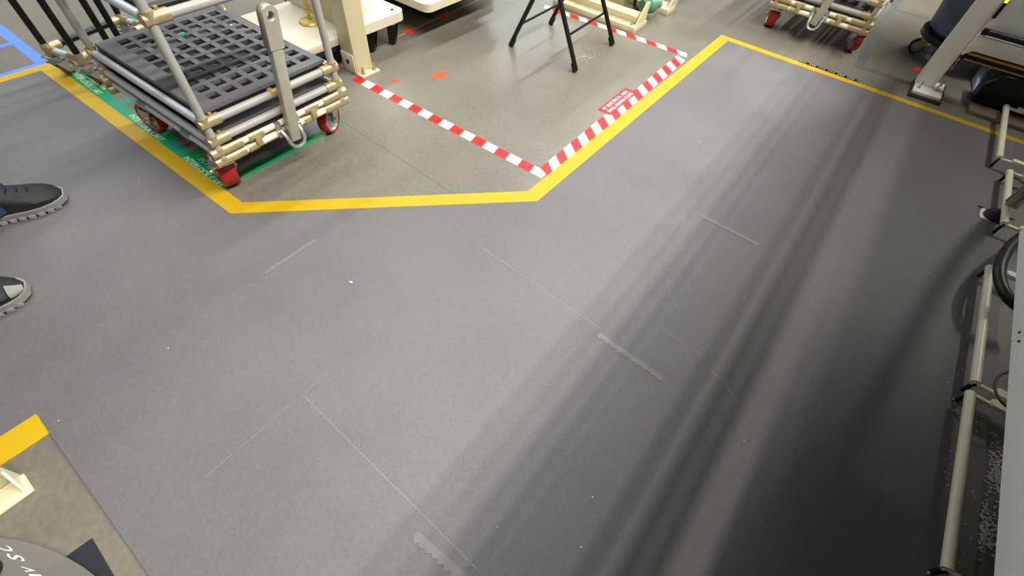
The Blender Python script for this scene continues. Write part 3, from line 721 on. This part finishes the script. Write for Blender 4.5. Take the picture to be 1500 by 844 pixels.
ch = MB().obox(Matrix.Translation(at(514, 414, ZM + .003)) @ Matrix.Rotation(.6, 4, 'Z'), (.011, .008, .006), .002).build('wood_chip', mat('chip', rgb(205, 190, 165), .8)); tag(ch, 'small pale chip lying alone on the mat left of centre', 'chip')
ch = MB().obox(Matrix.Translation(at(1362, 839, ZM + .003)) @ Matrix.Rotation(.9, 4, 'Z'), (.012, .006, .006), .002).build('paper_scrap', GRANULE); tag(ch, 'small white scrap on the mat at the foot of the nearest guard bar', 'scrap')

# ------------------------------------------------------------------ bottom-left corner
br = empty('angle_bracket', (-1.03, -.60, 0)); tag(br, 'cream angle bracket foot on the bare concrete at the left edge', 'bracket')
MB().box((-.036, -.6, 0), (.024, .175, .007), .0015).build('floor_flange', CREAM, br)
MB().box((-.044, -.6, 0), (-.037, .168, .11), .0015).build('upright_flange', CREAM, br)
MB().hull8([(-.036, .160, .007), (.018, .160, .007), (.018, .166, .007), (-.036, .166, .007)], [(-.036, .160, .05), (-.030, .160, .05), (-.030, .166, .05), (-.036, .166, .05)]).build('end_gusset', CREAM_PALE, br, smooth=False)

ds = MB().prism([a2(*p) for p in ((136, 789), (60, 843), (100, 930), (230, 950))], 0, .004).build('dark_sheet', mat('dark_gloss_sheet', rgb(44, 45, 50), .3)); tag(ds, 'glossy black sheet lying on the concrete in the bottom left corner', 'sheet')
fd = empty('film_disc', at(0, 850)); tag(fd, 'smoky translucent plastic sheet with white print in the bottom left corner', 'plastic sheet')
arc = [(-70, 778), (0, 788), (30, 792), (55, 799), (78, 808), (98, 817), (120, 830), (140, 845), (170, 880), (150, 960), (-70, 960)]
zf = .02
MB().prism([tuple((at(*p, zf) - fd.location)[:2]) for p in arc], zf - .003, zf).build('film', CLEAR_GREY, fd, smooth=False)
def px_letters(txt, o, u, v):
    O = at(*o, zf + .0005) - fd.location; U = at(o[0] + u[0], o[1] + u[1], zf + .0005) - fd.location - O; V = at(o[0] + v[0], o[1] + v[1], zf + .0005) - fd.location - O
    letters('printed_letter', txt, O, U, V, WHITE_TAPE, fd, bold=.01)
px_letters('S', (38, 823), (-6, -8.5), (-24, -4)); px_letters('C', (23, 810), (-8, -9), (-27, -6)); px_letters('V', (55, 840), (-7, -8), (-17, -2)); px_letters('I', (64, 848), (-4, -6), (-18, -1))
hk = empty('round_knob', at(-6, 842)); tag(hk, 'black knob with a steel centre at the very bottom left corner', 'knob')
MB().lathe([(.001, .022), (.026, .022), (.026, .05), (.02, .056), (.001, .056)], 24).build('knob', BLACK, hk)
MB().lathe([(.001, .056), (.015, .056), (.012, .062), (.001, .062)], 20).build('cap', STEEL, hk)

# ------------------------------------------------------------------ person at the left edge: shoes, jeans, body
def skin_mesh(name, verts, edges, m, parent, root=0, sub=2):
    me = bpy.data.meshes.new(name); me.from_pydata([v[0] for v in verts], edges, [])
    o = bpy.data.objects.new(name, me); C.objects.link(o)
    md = o.modifiers.new('skin', 'SKIN'); md.use_smooth_shade = True
    lay = me.skin_vertices[0].data
    for i, v in enumerate(verts):
        r = v[1]; lay[i].radius = (r, r) if not isinstance(r, tuple) else r
        lay[i].use_root = (i == root)
    sb = o.modifiers.new('sub', 'SUBSURF'); sb.levels = sub; sb.render_levels = sub
    bpy.context.view_layer.update()
    dg = bpy.context.evaluated_depsgraph_get(); me2 = bpy.data.meshes.new_from_object(o.evaluated_get(dg))
    bpy.data.objects.remove(o); me2.materials.clear(); me2.materials.append(m)
    for p in me2.polygons: p.use_smooth = True
    o = bpy.data.objects.new(name, me2); C.objects.link(o); o.parent = parent
    return o
toeL, toeR = at(97, 291, .02), at(43, 430, .02)
SHOE, TURN = .88, R(-16)
FL = Vector((toeL.x - .085, toeL.y - .222, 0)); FR = Vector((toeR.x - .085, toeR.y - .222, 0))
pe = empty('person', ((FL.x + FR.x) / 2, (FL.y + FR.y) / 2, 0)); tag(pe, 'person in blue jeans and black shoes standing at the left edge, cropped to the feet', 'person')
po = pe.location.copy(); fl_, fr_ = FL - po, FR - po
hipz = .93
hl, hr = Vector((-.095, .02, hipz)), Vector((.095, .02, hipz))
V3 = Vector
body = [(V3((0, 0, 1.0)), (.10, .07)), (V3((0, 0, 1.18)), (.11, .08)), (V3((0, .0, 1.38)), (.14, .09)), (V3((0, .0, 1.48)), (.09, .08)), (V3((0, .015, 1.54)), .052), (V3((0, .035, 1.63)), (.088, .11)), (V3((0, .03, 1.72)), (.10, .125)),
        (V3((-.19, 0, 1.42)), .06), (V3((-.24, .02, 1.15)), .045), (V3((-.25, .08, .95)), .036), (V3((-.25, .11, .88)), .03),
        (V3((.19, 0, 1.42)), .06), (V3((.24, .02, 1.15)), .045), (V3((.25, .08, .95)), .036), (V3((.25, .11, .88)), .03),
        (hl, .065), (V3((fl_.x * .8, fl_.y * .5 + .03, .50)), .05), (V3((fl_.x, fl_.y + .03, .09)), .04), (hr, .065), (V3((fr_.x * .8, fr_.y * .5 + .03, .50)), .05), (V3((fr_.x, fr_.y + .03, .09)), .04)]
ed = [(0, 1), (1, 2), (2, 3), (3, 4), (4, 5), (5, 6), (2, 7), (7, 8), (8, 9), (9, 10), (2, 11), (11, 12), (12, 13), (13, 14), (0, 15), (15, 16), (16, 17), (0, 18), (18, 19), (19, 20)]
for wi, sx in ((10, 1), (14, -1)):
    wv = body[wi][0]; 
    for k_, (dx, ln) in enumerate(((-.03, .055), (-.01, .065), (.01, .06), (.03, .048))):
        i0 = len(body); k1 = wv + V3((0, .02 + dx * .8, -.075)); k2 = k1 + V3((sx * .006, dx * .2, -ln * .55)); k3 = k2 + V3((sx * .014, 0, -ln * .35))
        body += [(k1, .011), (k2, .009), (k3, .0075)]; ed += [(wi, i0), (i0, i0 + 1), (i0 + 1, i0 + 2)]
    i0 = len(body); body += [(wv + V3((sx * .02, .045, -.035)), .012), (wv + V3((sx * .03, .06, -.075)), .009)]; ed += [(wi, i0), (i0, i0 + 1)]
skin_mesh('body', body, ed, SKIN, pe)
skin_mesh('jeans', [(V3((0, 0, 1.06)), (.18, .14)), (V3((0, .01, .95)), (.19, .145)), (hl, .12), (V3((fl_.x * .8, fl_.y * .5 + .03, .50)), .085), (V3((fl_.x, fl_.y + .015, .19)), .07), (V3((fl_.x, fl_.y + .04, .08)), (.082, .115)),
    (hr, .12), (V3((fr_.x * .8, fr_.y * .5 + .03, .50)), .085), (V3((fr_.x, fr_.y + .015, .19)), .07), (V3((fr_.x, fr_.y + .02, .08)), (.08, .10))], [(0, 1), (1, 2), (2, 3), (3, 4), (4, 5), (1, 6), (6, 7), (7, 8), (8, 9)], DENIM, pe)
for side, g_ in (('left', fl_), ('right', fr_)):
    b = MB(); rings = []
    for z_, rx_, ry_, dy_ in ((.045, .078, .108, .012), (.055, .082, .112, .012), (.12, .080, .104, .008), (.20, .070, .080, .010), (.36, .058, .060, .012)):
        rings.append([b.bm.verts.new((g_.x + rx_ * math.cos(R(15 * k)), g_.y + dy_ + ry_ * math.sin(R(15 * k)), z_)) for k in range(24)])
    for A_, B_ in zip(rings, rings[1:]):
        for k in range(24): b.bm.faces.new((A_[k], A_[(k + 1) % 24], B_[(k + 1) % 24], B_[k]))
    b.build('trouser_hem', DENIM, pe)
skin_mesh('shirt', [(V3((0, 0, .86)), (.205, .16)), (V3((0, 0, 1.02)), (.20, .155)), (V3((0, 0, 1.2)), (.185, .14)), (V3((0, 0, 1.39)), (.20, .135)), (V3((0, 0, 1.49)), (.085, .08)), (V3((-.19, 0, 1.42)), .075), (V3((-.235, .015, 1.2)), .065), (V3((.19, 0, 1.42)), .075), (V3((.235, .015, 1.2)), .065)], [(0, 1), (1, 2), (2, 3), (3, 4), (3, 5), (5, 6), (3, 7), (7, 8)], SHIRT, pe)
skin_mesh('hair', [(V3((0, -.03, 1.62)), (.085, .075)), (V3((0, .0, 1.70)), (.108, .115)), (V3((0, .015, 1.755)), (.10, .115))], [(0, 1), (1, 2)], HAIR, pe)
fc = MB()
for sx in (-1, 1): fc.lathe([(.001, -.008), (.011, -.004), (.012, .002), (.001, .008)], 12, Matrix.Translation((sx * .032, .115, 1.66)) @ Matrix.Rotation(R(-90), 4, 'X'))
fc.build('eyes', WHITE_TAPE, pe)
MB().hull8([(-.014, .112, 1.61), (.014, .112, 1.61), (.006, .112, 1.66), (-.006, .112, 1.66)], [(-.008, .14, 1.615), (.008, .14, 1.615), (.003, .12, 1.658), (-.003, .12, 1.658)]).build('nose', SKIN, pe)
def shoe(c_, side, name, cap):
    """loft of cross-sections from heel to toe"""
    e = empty(name, (c_.x - po.x, c_.y - po.y, ZM + .0008), TURN); e.parent = pe; e.scale = (1.14, SHOE, 1.3)
    secs = [(-.055, .030, .10, 0), (-.04, .037, .115, 0), (0, .040, .125, 0), (.05, .040, .115, .0), (.10, .044, .088, .0), (.15, .051, .070, .0), (.19, .052, .060, .0), (.225, .045, .052, .0), (.25, .034, .042, .0), (.268, .015, .030, 0)]
    def loft(zf0, grow, zf1=None):
        b = MB(); rings = []; N = 16
        for y, hw, h, _ in secs:
            ring = []
            for k in range(N):
                a = 2 * math.pi * k / N; cx, sz = math.cos(a), math.sin(a)
                px = (hw + grow) * (abs(cx) ** .75) * (1 if cx > 0 else -1)
                if zf1 is None:
                    zz = .018 + (h - .018) * (.5 + .5 * sz) if sz > -.2 else .016
                    px *= 1 - .42 * max(0, sz) ** 2
                else: zz = zf0 if sz < 0 else zf1
                ring.append(b.bm.verts.new((px, y + (grow if y > .2 else (-grow if y < -.03 else 0)), zz)))
            rings.append(ring)
        for A_, B_ in zip(rings, rings[1:]):
            for k in range(N): b.bm.faces.new((A_[k], A_[(k + 1) % N], B_[(k + 1) % N], B_[k]))
        b.bm.faces.new(rings[0][::-1]); b.bm.faces.new(rings[-1])
        return b
    loft(0, 0).build('upper', LEATHER, e)
    so = loft(.008, .005, .024).build('sole', SOLE, e)
    for y in (-.045, -.015, .06, .09, .12, .15, .18, .21, .235):
        hw = next((a[1] + (b_[1] - a[1]) * (y - a[0]) / (b_[0] - a[0]) for a, b_ in zip(secs, secs[1:]) if a[0] <= y <= b_[0]), .03) + .005
        MB().box((-hw, y - .011, 0), (hw, y + .011, .012), .002).build('tread_lug', SOLE, e)
    hgt = lambda y: next(a[2] + (b_[2] - a[2]) * (y - a[0]) / (b_[0] - a[0]) for a, b_ in zip(secs, secs[1:]) if a[0] <= y <= b_[0])
    for k in range(4):
        y = .10 + .026 * k; h = hgt(y)
        MB().path([(-.022, y, h - .008), (-.008, y + .006, h + .002), (.008, y + .010, h + .002), (.022, y, h - .008)], .0025, 6).build('lace', BLACK, e)
    if cap:
        b = MB(); ring = []
        secs2 = [(secs[7][0] + .012, *secs[7][1:])] + secs[8:]
        rings = []
        for y, hw, h, _ in secs2:
            row = []
            for k in range(11):
                an = R(-14 + 7.2 * k); cx, sz = math.cos(an), math.sin(an)
                px = (hw + .003) * (abs(cx) ** .75) * (1 if cx > 0 else -1) * (1 - .42 * max(0, sz) ** 2)
                row.append(b.bm.verts.new((px, y + .003, (.018 + (h - .012) * (.5 + .5 * sz)) )))
            rings.append(row)
        for A_, B_ in zip(rings, rings[1:]):
            for k in range(10): b.bm.faces.new((A_[k], A_[k + 1], B_[k + 1], B_[k]))
        b.build('toe_cap', SOLE, e)
    return e
shoe(FL, -1, 'shoe', False); shoe(FR, 1, 'shoe', True)

# ------------------------------------------------------------------ unseen canopy, pipes and brackets over the right machine, shaped to cast the floor streaks
oh = struct(MB().box((.70, -1.5, 1.75), (1.6, 3.2, 2.2)).build('unseen_overhead_1', PANEL, smooth=False))
for i, (x, z, r) in enumerate(((.500, 1.76, .010), (.532, 1.76, .010), (.453, 1.76, .006))):
    struct(MB().tube((x, -2.5, z), (x, 3.4, z), r, 12).build('unseen_overhead_%d' % (i + 2), GREY_PIPE))
for y in (-1.0, .8, 2.6):
    struct(MB().box((.44, y - .02, 1.775), (.72, y + .02, 1.79)).build('unseen_overhead_7', GALV, smooth=False))
# added overhead box, unseen, keeps the left strip's light off the right mat
struct(MB().box((-1.70, -2.5, 2.8), (-1.36, 9, 2.95)).build('unseen_overhead_8', GALV, smooth=False))
